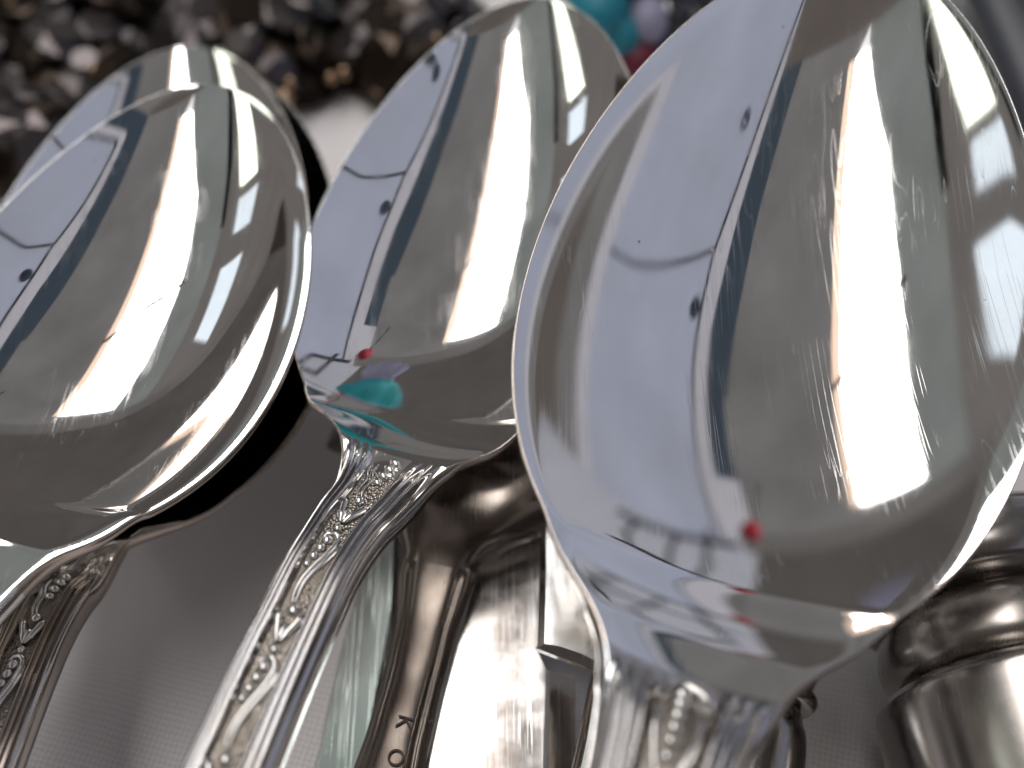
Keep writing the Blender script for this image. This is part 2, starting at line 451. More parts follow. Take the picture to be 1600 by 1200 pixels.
side_sheet("wall_front", -2.8, 0.50, sheer("brown_side_sheeting", (0.085, 0.078, 0.075), var=0.3, scale=2.0))
side_sheet("wall_front_white", 0.503, 2.8, sheer("pale_side_sheeting", (0.34, 0.35, 0.40), var=0.15))
wall("wall_back", (-2.75, BACK - 0.02), (2.75, BACK - 0.02), -0.8, RZ + 0.05, wall_br)
wall("wall_left", (-2.75, FRONT), (-2.75, BACK), -0.8, RZ + 0.05, wall_br)
wall("wall_right", (2.75, BACK), (2.75, FRONT), -0.8, RZ + 0.05, wall_br)
fl = mesh_obj("floor", [(-3.9, -2.3, -0.8), (3.9, -2.3, -0.8), (3.9, 2.4, -0.8), (-3.9, 2.4, -0.8)], [(0, 1, 2, 3)], plain("dark_floor", (0.12, 0.10, 0.09)), smooth=False)
tag(fl, kind="structure")

def lamp_ball():
    root = empty("paper_ball", (0.50, 1.55, 1.06))
    tag(root, "small red paper ball hanging on a cord, mirrored in the large bowl", "ornament")
    bm = bmesh.new(); bmesh.ops.create_uvsphere(bm, u_segments=20, v_segments=12, radius=0.055)
    bmesh.ops.translate(bm, verts=bm.verts, vec=(0.50, 1.55, 1.06))
    me = bpy.data.meshes.new("ball"); bm.to_mesh(me); bm.free(); me.shade_smooth(); me.materials.append(plain("red_paper", (0.60, 0.04, 0.07), rough=0.6))
    o = bpy.data.objects.new("ball", me); COL.objects.link(o); o.parent = root; o.matrix_parent_inverse = Matrix.Translation(-Vector(root.location))
    V, Fc = tube([np.array([0.50, 1.55, z]) for z in (1.11, 1.25, RZ)], [0.006] * 3, up=(0, 1, 0)); mesh_obj("cord", V, Fc, seam, root)


lamp_ball()
frame = empty("drying_frame", (1.2, 2.0, 0.4))
tag(frame, "thin dark rods of a frame against the white wall, mirrored in the bowls", "frame")
for pts in (((0.75, 2.1, 0.5), (0.95, 2.1, 1.36)), ((0.75, 2.1, 1.30), (1.7, 2.1, 1.18)), ((1.15, 2.1, 0.4), (1.15, 2.1, 1.25)), ((0.7, 2.1, 0.9), (1.75, 2.1, 0.85)), ((1.6, 2.1, 0.4), (1.5, 2.1, 1.2))):
    V, Fc = tube([np.array(p) for p in pts], [0.022] * 2, up=(0, 1, 0)); mesh_obj("rod", V, Fc, seam, frame)
pouch = empty("drawstring_pouch", (0.012, 0.215, 0))
tag(pouch, "turquoise drawstring pouch standing behind the beads, mirrored in the large bowl", "pouch")
for nm, prof, mk in (("bag", ((0.0, 0.012), (0.003, 0.020), (0.04, 0.024), (0.080, 0.019), (0.095, 0.009)), "teal_c"), ("ruffle", ((0.095, 0.009), (0.099, 0.0085), (0.104, 0.012), (0.107, 0.013)), "lilac_c")):
    V, Fc, sg = [], [], 40
    pr = catmull([np.array(p) for p in prof], 4)
    for z, r in pr:
        for k in range(sg):
            an = 2 * pi * k / sg; rr = r * (1 + 0.07 * sin(9 * an) * (0.3 + z / 0.13))
            V.append((0.012 + rr * cos(an), 0.215 + rr * 0.75 * sin(an), z))
    for i in range(len(pr) - 1):
        for k in range(sg):
            Fc.append((i * sg + k, i * sg + (k + 1) % sg, (i + 1) * sg + (k + 1) % sg, (i + 1) * sg + k))
    mesh_obj(nm, V, Fc, M[mk], pouch)

# ------------------------------------------------------------------ spoons
NV = 97                                     # points across the upper face


class Spoon:
    """one lofted surface from tip to handle end, cut into bowl and handle"""

    def __init__(s, pos, ypr, a, b, k, path, wh, depth=0.42, q=0.06, flutes=1.0, thick=(0.0006, 0.0022), smooth_n=5.0, neckw=None, lip=0.0, lip_at=0.885, fstart=0.001, dish=0.10, flare=0.22):
        s.pos = np.array(pos) + CO
        s.R = rot(*[radians(v) for v in ypr])
        s.a, s.b, s.k, s.D, s.q = a, b, k, depth * b, q
        s.wh, s.fl, s.thick, s.sn = wh, flutes, thick, smooth_n
        s.neckw = neckw or wh
        s.lip, s.dish, s.lip_at = lip, dish, lip_at
        loc = [(np.array(p) - s.pos) @ s.R for p in path]
        start = [np.array([0, y * a, q * a * y * y]) for y in (-0.80, -0.92)]
        cl = catmull(start + loc, 16)
        bowl_y = a * np.cos(np.linspace(0.012, pi * 0.785, 110))
        bowl_y = bowl_y[bowl_y > -0.80 * a + 0.0004]
        st = [np.array([0, y, q * a * (y / a) ** 2]) for y in bowl_y] + list(cl)
        s.st = np.array(st)
        s.nb = len(bowl_y)
        d = np.linalg.norm(np.diff(s.st, axis=0), axis=1)
        run = np.concatenate([[0], np.cumsum(d)])
        # arc coordinate: +a at the tip going down; y = -a at the neck
        s.y = a - run + (a - 0 - (a - 0)) if False else None
        yy = np.where(np.arange(len(st)) < s.nb, s.st[:, 1], 0)
        y0 = yy[s.nb - 1]
        yy[s.nb:] = y0 - (run[s.nb:] - run[s.nb - 1])
        s.y = yy
        T = np.gradient(s.st, axis=0)
        T[:, 2] *= 1.0
        T[:s.nb - 2] = np.array([0, -1.0, 0])
        T /= np.linalg.norm(T, axis=1)[:, None]
        s.T = T
        X = np.cross(np.array([0, 0, 1.0]), T); X /= np.linalg.norm(X, axis=1)[:, None]
        s.X = -X * np.sign((-X[:, :1]) + 1e-9) if False else np.where(X[:, :1] < 0, -X, X)
        s.U = np.cross(s.T, s.X); s.U = np.where(s.U[:, 2:3] < 0, -s.U, s.U)
        t = np.clip(yy / a, -1, 1)
        egg = b * np.sqrt(np.clip(1 - t * t, 0, 1)) * (1 - k * t)
        dist = -a - yy                       # distance past the neck
        h = np.clip((yy + 0.70 * a) / (-0.30 * a), 0, 1); h = h * h * (3 - 2 * h)
        ww = s.neckw + (wh - s.neckw) * np.clip(dist / 0.012, 0, 1)
        ww = ww * (1 + 0.35 * np.clip((dist - 0.02) / 0.08, 0, 1))
        ww = ww + flare * s.b * np.exp(-np.clip(dist + 0.0015, -0.004, 1) / (0.17 * s.b))
        s.w = (egg ** smooth_n + (ww * h) ** smooth_n) ** (1 / smooth_n)
        s.dep = s.D * np.clip(1 - np.abs(t) ** 2.15, 0, 1)
        s.dist = dist
        g = np.clip((dist + 0.006) / 0.006, 0, 1) * np.clip((fstart + 0.006 - dist) / 0.006, 0, 1)
        s.dep = s.dep + dish * s.neckw * g * g * (3 - 2 * g)
        f = np.clip((dist - fstart) / 0.005, 0, 1)
        s.f = f * f * (3 - 2 * f)
        s.Z = np.array([0, 0, 1.0])

    def prof(s, i, v):
        """height of the upper face above the centre line at station i"""
        w, f = s.w[i], s.f[i]
        av = np.abs(v)
        e = s.lip_at
        lw = s.lip if s.lip < 0.5 else s.lip * np.clip(v * 4, 0, 1) * np.clip((0.80 - s.y[i] / s.a) / 0.4, 0, 1)
        lip = np.where(av > e, e ** 2.1 + 2.1 * e ** 1.1 * ((av - e) - lw * (av - e) ** 2 / (2 * (1 - e))), av ** 2.1)
        l1 = e ** 2.1 + 2.1 * e ** 1.1 * (1 - e) * (1 - lw / 2)
        lip = lip / np.where(av > 0, l1, 1) if s.lip < 0.5 else lip
        z = -s.dep[i] * (1 - lip)
        if f > 0:
            rid = np.zeros_like(v)
            for c, g, hh in ((0.51, 0.045, 0.16), (0.68, 0.050, 0.19), (0.86, 0.055, 0.17)):
                rid = rid + hh * np.exp(-((av - c) / g) ** 2)
            panel = -0.12 / (1 + np.exp((av - 0.41) / 0.015))
            crown = 0.10 - 0.30 * av ** 2
            z = z + f * w * ((rid + panel) * s.fl + crown)
        return z

    def upper(s, i, v):
        v = np.atleast_1d(v).astype(float)
        up = s.U[i] if s.dist[i] > 0 else s.Z
        return s.st[i] + np.outer(v * s.w[i], s.X[i]) + np.outer(s.prof(i, v), up)

    def world(s, P):
        return P @ s.R.T + s.pos

    def surf(s, dist, v):
        """world point and normal on the handle, dist metres past the neck"""
        def ev(dd, vv):
            j = np.searchsorted(s.dist, dd); j = min(max(j, 1), len(s.dist) - 1)
            t = (dd - s.dist[j - 1]) / (s.dist[j] - s.dist[j - 1] + 1e-12)
            return s.upper(j - 1, vv)[0] * (1 - t) + s.upper(j, vv)[0] * t
        p = ev(dist, v)
        j = min(max(np.searchsorted(s.dist, dist), 0), len(s.dist) - 1)
        return s.world(p[None])[0], s.U[j] @ s.R.T, s.X[j] @ s.R.T, s.T[j] @ s.R.T

    def build(s, root, mb, mh, mg):
        v = np.sin(np.linspace(-pi / 2, pi / 2, NV - 4)) * 0.25 + np.linspace(-1, 1, NV - 4) * 0.75
        v = np.concatenate([[-1, -0.9975, -0.992], v[1:-1], [0.992, 0.9975, 1]])
        n = len(s.st)
        dw = np.gradient(s.w, s.y)
        rows = []
        for i in range(n):
            top = s.upper(i, v)
            t = s.thick[0] + (s.thick[1] - s.thick[0]) * np.clip((s.dist[i] + 0.004) / 0.008, 0, 1) + 0.0004 * np.clip(-s.y[i] / s.a, 0, 1)
            up = s.U[i] if s.dist[i] > 0 else s.Z
            sl = np.clip(dw[i], -12, 12)
            # outline normal in the plane: right side
            nx, ny = 1 / sqrt(1 + sl * sl), -sl / sqrt(1 + sl * sl)
            e = 0.16 * t
            out_r = s.X[i] * nx + (-s.T[i]) * ny
            out_l = -s.X[i] * nx + (-s.T[i]) * ny
            lower_v = v[::-1][::4]
            bz = s.prof(i, lower_v) * (1 - 0.9 * s.f[i]) - t * (1.0 + 0.5 * (s.f[i]) * (1 - lower_v ** 2))
            low = s.st[i] + np.outer(lower_v * s.w[i], s.X[i]) + np.outer(bz, up)
            re = np.array([top[-1] + out_r * e * 0.5 - up * 0.05 * t, top[-1] + out_r * e * 0.75 - up * 0.12 * t, top[-1] + out_r * e - up * 0.5 * t, top[-1] + out_r * e * 0.7 - up * 0.85 * t])
            le = np.array([top[0] + out_l * e * 0.7 - up * 0.85 * t, top[0] + out_l * e - up * 0.5 * t, top[0] + out_l * e * 0.75 - up * 0.12 * t, top[0] + out_l * e * 0.5 - up * 0.05 * t])
            rows.append(np.concatenate([top, re, low, le]))
        rows = np.array(rows)
        m = rows.shape[1]
        V = s.world(rows.reshape(-1, 3))
        quads = lambda i: [(i * m + k, i * m + (k + 1) % m, (i + 1) * m + (k + 1) % m, (i + 1) * m + k) for k in range(m)]
        full = [f for i in range(n - 1) for f in quads(i)]
        full.append(tuple(range(m))[::-1]); full.append(tuple((n - 1) * m + k for k in range(m)))
        # orientation and shared normals
        me = bpy.data.meshes.new("tmp"); me.from_pydata([tuple(p) for p in V], [], full); me.update()
        ii = s.nb // 2 * m + NV // 2
        flip = me.vertices[ii].normal.z < 0
        nrm = np.zeros(len(V) * 3); me.vertices.foreach_get("normal", nrm); nrm = nrm.reshape(-1, 3) * (-1 if flip else 1)
        bpy.data.meshes.remove(me)
        cut = int(np.searchsorted(s.dist, 0.0030))
        for nm, lo, hi in (("bowl", 0, cut), ("handle", cut, n - 1)):
            Fc, fm = [], []
            for i in range(lo, hi):
                for k, f in enumerate(quads(i)):
                    f = tuple(x - lo * m for x in f)
                    Fc.append(f[::-1] if flip else f)
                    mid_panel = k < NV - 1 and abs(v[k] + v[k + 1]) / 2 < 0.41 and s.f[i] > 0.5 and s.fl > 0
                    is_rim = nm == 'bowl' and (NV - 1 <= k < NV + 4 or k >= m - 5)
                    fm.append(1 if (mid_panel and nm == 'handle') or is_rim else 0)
            if nm == "bowl":
                Fc.append(tuple(range(m)) if flip else tuple(range(m))[::-1])
            else:
                e = tuple((hi - lo) * m + k for k in range(m)); Fc.append(e[::-1] if flip else e)
            fm.append(0)
            mats = [mb, M["rim"]] if nm == "bowl" else [mh, mg]
            mesh_obj(nm, V[lo * m:(hi + 1) * m], Fc, None, root, mats=mats, face_mat=fm, normals=nrm[lo * m:(hi + 1) * m])


_bead = {}


def bead_mesh(mat):
    if mat.name not in _bead:
        bm = bmesh.new(); bmesh.ops.create_uvsphere(bm, u_segments=14, v_segments=8, radius=1.0)
        me = bpy.data.meshes.new("bead"); bm.to_mesh(me); bm.free(); me.shade_smooth(); me.materials.append(mat)
        _bead[mat.name] = me
    return _bead[mat.name]


def add_bead(sp, root, d, v, r, name="bead", sx=1.0, sy=1.0, ang=0.0, mat=None):
    p, u, x, t = sp.surf(d, v)
    o = bpy.data.objects.new(name, bead_mesh(mat or M["relief"])); COL.objects.link(o)
    o.parent = root; o.matrix_parent_inverse = Matrix.Translation(-Vector(root.location))
    c, s_ = cos(ang), sin(ang)
    ax, ay = x * c + t * s_, t * c - x * s_
    R3 = Matrix((ax * r * sx, ay * r * sy, u * r * 0.8)).transposed()
    o.matrix_basis = Matrix.Translation(Vector(p + u * r * 0.25)) @ R3.to_4x4()
    return o


def add_scroll(sp, root, pts, r0, r1, name="scroll", lift=0.3):
    P, U = [], []
    for d, v in catmull([np.array(p) for p in pts], 6):
        p, u, x, t = sp.surf(d, v); P.append(p + u * r0 * lift); U.append(u)
    n = len(P)
    rad = [r0 * min(1, 0.35 + 3.0 * min(i, n - 1 - i) / n) * (1 + (r1 / r0 - 1) * i / n) for i in range(n)]
    V, Fc = tube(P, rad, up=np.array(U), seg=8)
    mesh_obj(name, V, Fc, M["relief"], root)


def ornaments(sp, root, off=0.0, rep=2, k=1.0, rk=1.0, vk=1.12):
    """shell, leaf, tulip and beaded scroll chased along the handle (metres from the neck, -1..1 across)"""
    mm = 0.001 * k
    rm = 0.001 * rk
    for d, v, r, sy in ((1.8, 0.12, 0.46, 0.8), (3.0, 0.10, 0.44, 0.8), (4.3, 0.07, 0.40, 0.85), (5.6, 0.05, 0.36, 0.9)):
        add_bead(sp, root, d * mm + off, v * vk, r * rm, "shell_lobe", 1.35, sy, 0.35)
    for dv, r in ((0.0, 0.20), (0.12, 0.18)):
        add_scroll(sp, root, [(x * mm + off, (v + dv) * vk) for x, v in ((2.6, -0.28), (4.0, -0.32), (5.6, -0.22), (7.4, -0.24), (9.0, -0.12))], r * rm, r * 0.8 * rm, "leaf_stem")
    for j in range(rep):
        o = off + (9.4 + j * 17.5) * mm
        add_bead(sp, root, o, 0.02, 0.45 * rm)
        for sg in (-1, 1):
            add_scroll(sp, root, [(o + x * mm, sg * v * vk) for x, v in ((0.2, 0.31), (1.3, 0.25), (2.6, 0.15), (4.1, 0.03))], 0.36 * rm, 0.26 * rm, "tulip_petal", 0.5)
        add_bead(sp, root, o + 2.8 * mm, 0.0, 0.42 * rm, "tulip_heart", 0.8, 1.7)
        add_bead(sp, root, o + 5.0 * mm, 0.0, 0.34 * rm)
        # beaded C-scroll
        add_scroll(sp, root, [(o + x * mm, v * vk) for x, v in ((7.0, -0.18), (6.2, -0.14), (6.0, 0.04), (6.7, 0.18), (8.0, 0.19), (9.8, 0.10), (11.6, -0.04), (13.4, -0.14), (15.2, -0.16), (16.6, -0.10))], 0.24 * rm, 0.20 * rm, "scroll", 0.5)
        add_scroll(sp, root, [(o + x * mm, v * vk) for x, v in ((7.2, 0.30), (8.4, 0.29), (10.2, 0.19), (12.2, 0.04), (14.2, -0.05), (16.6, -0.03))], 0.20 * rm, 0.18 * rm, "scroll", 0.5)
        for i, (x, v, r) in enumerate(((7.2, -0.05, 0.44), (8.5, -0.10, 0.42), (9.8, -0.16, 0.38), (11.0, -0.22, 0.33))):
            add_bead(sp, root, o + x * mm, v * vk, r * rm)


def P3(*pts):
    return [at(*p) for p in pts]


def spoon(name, label, group, args, mats=("silver", "handle", "ground"), orn=None, **kw):
    sp = Spoon(*args, **kw)
    base = sp.pos.copy(); base[2] -= sp.D + 0.001
    root = empty(name, base)
    tag(root, label, "spoon", group)
    sp.build(root, M[mats[0]], M[mats[1]], M[mats[2]])
    if orn:
        ornaments(sp, root, **orn)
    return sp, root


G = "silver spoons heaped on the cloth"
big, big_root = spoon("serving_spoon", "largest polished spoon, bowl up on top of the pile, fine scratches in its bowl", G,
    ((0.02463, 0.06923, -0.08051), (-17.63, 10.0, 1.97), 0.03505, 0.022, 0.1218,
     P3((1084, 1045, .0362), (1072, 1090, .0372), (1058, 1140, .0378), (1043, 1195, .0382), (1005, 1330, .0385), (950, 1520, .038), (860, 1800, .036)), 0.0046),
    neckw=0.0054, thick=(0.0008, 0.0026), lip=0.25, fstart=0.003, dish=0.16)
for v0, r0 in ((0.0, 0.00042), (0.10, 0.00034)):
    add_scroll(big, big_root, [(0.0062, -0.36 + v0), (0.0046, -0.30 + v0), (0.0038, -0.06), (0.0046, 0.24 - v0), (0.0062, 0.30 - v0)], r0, r0, "arch")
for i, d in enumerate((0.0050, 0.0061, 0.0072, 0.0083, 0.0094, 0.0106)):
    add_bead(big, big_root, d, -0.04, 0.00060 - 0.00003 * i)
for sg in (-1, 1):
    add_scroll(big, big_root, [(0.0064, sg * 0.22), (0.0082, sg * 0.30), (0.0104, sg * 0.24), (0.0125, sg * 0.10)], 0.00036, 0.00028, "leaf_stem")
mid, mid_root = spoon("dessert_spoon", "middle spoon with a bead and tulip ornamented handle running to the lower edge", G,
    ((-0.00321, 0.08768, -0.09362), (-13.996, 7.044, -5.536), 0.02957, 0.0175, 0.1292,
     P3((583, 757, .0258), (542, 806, .0270), (497, 875, .0284), (455, 960, .0295), (408, 1060, .0301), (355, 1180, .0303), (272, 1370, .0300), (165, 1620, .029)), 0.0030),
    orn=dict(off=0.0002, rep=3, k=0.74, rk=1.08), neckw=0.0033, fstart=0.0)
left, left_root = spoon("dessert_spoon", "topmost spoon of the nested stack, its handle leaving past the edge of the picture", G,
    ((-0.03789, 0.07504, -0.09138), (-12.99, 0.974, 1.996), 0.02792, 0.0175, 0.138,
     P3((-62, 900, .0295), (-110, 965, .0300), (-170, 1050, .0300), (-270, 1200, .029), (-420, 1420, .027)), 0.0034),
    mats=("silver_b", "silver_b", "silver_b"), neckw=0.0040, fstart=0.03, flutes=0.0, thick=(0.0008, 0.0024), lip=0.92, lip_at=0.80)
F_ = 0.975
under, under_root = spoon("dessert_spoon", "spoon nested second in the stack, only its tip rim showing above the topmost bowl", G,
    (tuple(F_ * x for x in (-0.04251, 0.09538, -0.10525)), (-2.64, 1.03, 0.0), 0.03013 * F_, 0.0185 * F_, 0.1333,
     P3((20, 862, .0185), (-30, 905, .0195), (-90, 960, .0195), (-180, 1050, .019), (-330, 1200, .018)), 0.0034),
    mats=("silver_b", "handle", "ground"))
low, low_root = spoon("table_spoon", "bottom spoon of the stack, ornamented handle coming out below the two bowls", G,
    ((-0.03973, 0.08782, -0.10586), (-4.416, 2.007, 0.0), 0.03331, 0.0205, 0.1285,
     P3((112, 876, .0155), (84, 915, .0168), (56, 966, .0182), (24, 1037, .0198), (-12, 1125, .0210), (-42, 1200, .0216), (-100, 1350, .022), (-180, 1560, .022)), 0.0027),
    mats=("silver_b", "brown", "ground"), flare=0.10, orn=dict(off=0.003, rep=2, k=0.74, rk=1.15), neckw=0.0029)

# ------------------------------------------------------------------ flat cutlery under the spoons
def plate(name, outline, z, th, tilt, mat, parent, crown=0.0, edge=0.0006, chamfer=1.2):
    """a flat blade: outline as pixel trail on a tilted plane; tilt = (dz/dx, dz/dy)"""
    c = at(*np.mean(outline, axis=0), z)
    P = []
    for px, py in outline:
        p = at(px, py, z)
        for _ in range(4):
            zz = z + (p[0] - c[0]) * tilt[0] + (p[1] - c[1]) * tilt[1]
            p = at(px, py, zz)
        P.append(p)
    P = np.array(P)
    a2 = sum(P[i][0] * P[(i + 1) % len(P)][1] - P[(i + 1) % len(P)][0] * P[i][1] for i in range(len(P)))
    if a2 < 0:
        P = P[::-1]
    n = len(P)
    nn = np.array([-tilt[0], -tilt[1], 1.0]); nn /= np.linalg.norm(nn)
    ctr = P.mean(0)
    inner = []
    for i in range(n):
        t = P[(i + 1) % n] - P[i - 1]; t /= np.linalg.norm(t)
        inner.append(P[i] + np.cross(nn, t) * edge)
    inner = np.array(inner)
    V = np.concatenate([inner, P - nn * edge * chamfer, P - nn * th])
    Fc = [tuple(range(n))] + [(i, n + i, n + (i + 1) % n, (i + 1) % n) for i in range(n)] + [(n + i, 2 * n + i, 2 * n + (i + 1) % n, n + (i + 1) % n) for i in range(n)] + [tuple(range(2 * n, 3 * n))[::-1]]
    return mesh_obj(name, V, Fc, mat, parent, smooth=False)


def smooth_line(pts, n=6):
    return [tuple(p) for p in catmull([np.array(p, float) for p in pts], n)]


# round-ended table knife
kz = 0.0085
root = empty("table_knife", at(770, 1000, 0.004))
tag(root, "bright round-ended knife blade beside the large spoon handle, scratched across", "knife", "knives under the spoons")
tip = smooth_line([(905, 780), (850, 793), (800, 815), (768, 848), (745, 895), (727, 960), (713, 1010), (704, 1047)])
plate("blade", tip + [(690, 1100), (676, 1150), (655, 1225), (620, 1340), (855, 1340), (853, 1200), (855, 1048), (838, 1012), (905, 900)], kz, 0.0018, (0.033, 0.004), M["steel"], root, edge=0.00008)
plate("blade_bevel", [(857, 1046), (854, 1200), (857, 1340), (902, 1340), (902, 1200), (901, 1060)], kz + 0.0002, 0.0018, (-0.45, 0.0), M["steel"], root, edge=0.0002)
plate("handle", [(618, 1345), (560, 1600), (900, 1600), (900, 1345)], kz, 0.004, (0.05, 0.02), M["silver_b"], root)

# broad blade with an angled heel, over the knife
root = empty("fish_knife", at(910, 950, 0.008))
tag(root, "broad blade with angled heel, half under the large spoon bowl, one white stripe", "knife", "knives under the spoons")
plate("blade", [(846, 700), (842, 900), (839, 1008), (870, 1020), (905, 1032), (950, 1056), (1010, 1060), (1060, 1000), (1040, 700)], 0.0145, 0.0016, (0.06, 0.0), M["steel"], root, edge=0.0007)
nk = [at(x, y, z) for x, y, z in ((975, 1030, .0130), (962, 1070, .0125), (950, 1130, .012), (936, 1200, .012), (905, 1330, .012), (880, 1480, .012))]
V, Fc = tube(catmull(nk, 5), [0.0024] * 26, seg=14, flat=0.55)
mesh_obj("neck", V, Fc, M["old"], root)

# pale green reflecting blade lying on the cloth
root = empty("butter_knife", at(560, 1000, 0.0))
tag(root, "dull green-grey scratched blade between the middle handle and the stamped spoon", "knife", "knives under the spoons")
bl = plate("blade", smooth_line([(640, 760), (625, 800), (622, 850), (619, 950), (600, 1060), (572, 1200), (540, 1330)], 4) + smooth_line([(440, 1330), (486, 1200), (520, 1050), (560, 900), (600, 790)], 4), 0.0045, 0.0016, (0.20, 0.02), M["steel_g"] if "steel_g" in M else M["steel"], root)
plate("handle", [(538, 1335), (480, 1560), (380, 1560), (438, 1335)], 0.0045, 0.003, (0.18, 0.02), M["silver_b"], root)


# face-down spoon with a stamped mark
def face_down():
    root = empty("stamped_spoon", at(650, 950, 0.004))
    tag(root, "face-down tarnished spoon with stamped letters on its handle back", "spoon", G)
    path = catmull([at(*p) for p in ((800, 520, .012), (770, 600, .0165), (738, 690, .018), (708, 780, .0165), (686, 860, .0135), (668, 950, .0115), (648, 1040, .0108), (627, 1120, .0108), (606, 1200, .0108), (570, 1340, .011), (520, 1520, .0105))], 8)
    n = len(path)
    wk = np.interp(np.arange(n), [0, 4, 10, 18, 26, 33, 42, 50, 60, 80], [0.002, 0.011, 0.0165, 0.0165, 0.0095, 0.0042, 0.0031, 0.0029, 0.0030, 0.0042])
    dk = np.interp(np.arange(n), [0, 8, 20, 30, 36, 80], [0.001, 0.007, 0.008, 0.004, 0.0013, 0.0011])
    V, Fc = [], []
    ms = 33
    for i in range(n):
        t = path[min(i + 1, n - 1)] - path[max(i - 1, 0)]; t /= np.linalg.norm(t)
        x = np.cross(t, [0, 0, 1.0]); x /= np.linalg.norm(x); u = np.cross(x, t)
        for k in range(ms):
            v = -1 + 2 * k / (ms - 1)
            flat = 1 - abs(v) ** 4.5
            groove = -0.0004 * math.exp(-((abs(v) - 0.62) / 0.07) ** 2) * (1 if i > 34 else 0)
            V.append(path[i] + x * v * wk[i] + u * (dk[i] * (flat - 1) + groove))
        for k in range(ms):
            v = 1 - 2 * k / (ms - 1)
            V.append(path[i] + x * v * wk[i] * 0.97 + u * (dk[i] * (1 - abs(v) ** 3.2 - 1) - 0.0012 * (1 - 0.4 * abs(v))))
    m = 2 * ms
    for i in range(n - 1):
        for k in range(m):
            Fc.append((i * m + k, (i + 1) * m + k, (i + 1) * m + (k + 1) % m, i * m + (k + 1) % m))
    Fc.append(tuple(range(m))); Fc.append(tuple((n - 1) * m + k for k in range(m))[::-1])
    cut = 34
    lo = [f for f in Fc[:cut * m]]
    mesh_obj("bowl", V[:(cut + 1) * m], Fc[:cut * m], M["dull"], root)
    mesh_obj("handle", V[cut * m:], [tuple(a - cut * m for a in f) for f in Fc[cut * m:-2]], M["dull"], root)
    # stamped letters, reading down the handle
    for ch, px, py in (("K", 631, 1128), ("O", 617, 1183)):
        cu = bpy.data.curves.new("letter", 'FONT'); cu.body = ch; cu.size = 0.0046; cu.align_x = 'CENTER'; cu.align_y = 'CENTER'
        cu.extrude = 0.0; cu.offset = 0.0
        tmp = bpy.data.objects.new("tmp", cu); COL.objects.link(tmp)
        dg = bpy.context.evaluated_depsgraph_get()
        me = bpy.data.meshes.new_from_object(tmp.evaluated_get(dg))
        bpy.data.objects.remove(tmp)
        me.materials.clear(); me.materials.append(M["mark"])
        o = bpy.data.objects.new("stamped_letter", me); COL.objects.link(o)
        o.parent = root; o.matrix_parent_inverse = Matrix.Translation(-Vector(root.location))
        o.matrix_basis = Matrix.Translation(Vector(at(px, py, 0.01105))) @ Matrix.Rotation(radians(-105), 4, 'Z') @ Matrix.Diagonal((0.46, 0.46, 1, 1))


face_down()


# ------------------------------------------------------------------ turned silver at the lower corner
def lathe(name, a, b, prof, mat, parent, seg=64):
    """prof: (distance from a toward b, radius)"""
    a, b = np.array(a), np.array(b)
    t = (b - a) / np.linalg.norm(b - a)
    x = np.cross(t, [0, 0, 1.0]); x /= np.linalg.norm(x); u = np.cross(x, t)
    V, Fc = [], []
    for s_, r in prof:
        for k in range(seg):
            an = 2 * pi * k / seg
            V.append(a + t * s_ + r * (cos(an) * x + sin(an) * u))
    n = len(prof)
    for i in range(n - 1):
        for k in range(seg):
            p, q = i * seg + k, i * seg + (k + 1) % seg
            Fc.append((p, q, q + seg, p + seg))
    Fc.append(tuple(range(seg))[::-1]); Fc.append(tuple((n - 1) * seg + k for k in range(seg)))
    return mesh_obj(name, V, Fc, mat, parent)


def profile(pts, n=6):
    return [tuple(p) for p in catmull([np.array(p, float) for p in pts], n)]


a, b = at(1540, 930, .0150), at(1625, 1200, .0150)
root = empty("turned_handle", at(1600, 1100, 0.0))
tag(root, "thick turned silver handle with raised rings, beside the large spoon's bowl", "handle")
mm = 0.001
lathe("collar", a, b, profile([(-6 * mm, 4 * mm), (-5.4 * mm, 10 * mm), (-3.5 * mm, 12.8 * mm), (-1 * mm, 13.4 * mm), (1.2 * mm, 12.6 * mm), (2.0 * mm, 11.2 * mm), (2.3 * mm, 9.5 * mm)]), M["satin"], root)
lathe("waist", a, b, profile([(2.2 * mm, 9.4 * mm), (3.2 * mm, 10.6 * mm), (5.2 * mm, 11.3 * mm), (7.2 * mm, 11.2 * mm), (8.6 * mm, 10.2 * mm), (9.0 * mm, 9 * mm)]), M["satin"], root)
lathe("grip", a, b, profile([(9.0 * mm, 9.0 * mm), (9.3 * mm, 11.0 * mm), (10.2 * mm, 12.4 * mm), (13 * mm, 12.8 * mm), (30 * mm, 12.2 * mm), (55 * mm, 10 * mm), (57 * mm, 4 * mm)]), M["satin"], root)

a, b = at(1232, 1000, .012), at(1190, 1230, .012)
root = empty("small_turned_handle", at(1215, 1100, 0.0))
tag(root, "small dark ringed handle between the large spoon handle and the cloth", "handle")
lathe("shaft", a, b, profile([(-12 * mm, 2.2 * mm), (-11 * mm, 3.0 * mm), (0, 3.1 * mm), (4.6 * mm, 3.0 * mm), (5.0 * mm, 2.4 * mm)]), M["satin"], root, 40)
lathe("ring", a, b, profile([(5.0 * mm, 2.4 * mm), (5.2 * mm, 3.3 * mm), (5.9 * mm, 3.6 * mm), (6.6 * mm, 3.2 * mm), (6.9 * mm, 2.2 * mm)]), M["satin"], root, 40)
lathe("grip", a, b, profile([(6.9 * mm, 2.2 * mm), (8 * mm, 2.6 * mm), (12 * mm, 3.4 * mm), (30 * mm, 3.6 * mm), (33 * mm, 2 * mm)]), M["satin"], root, 40)


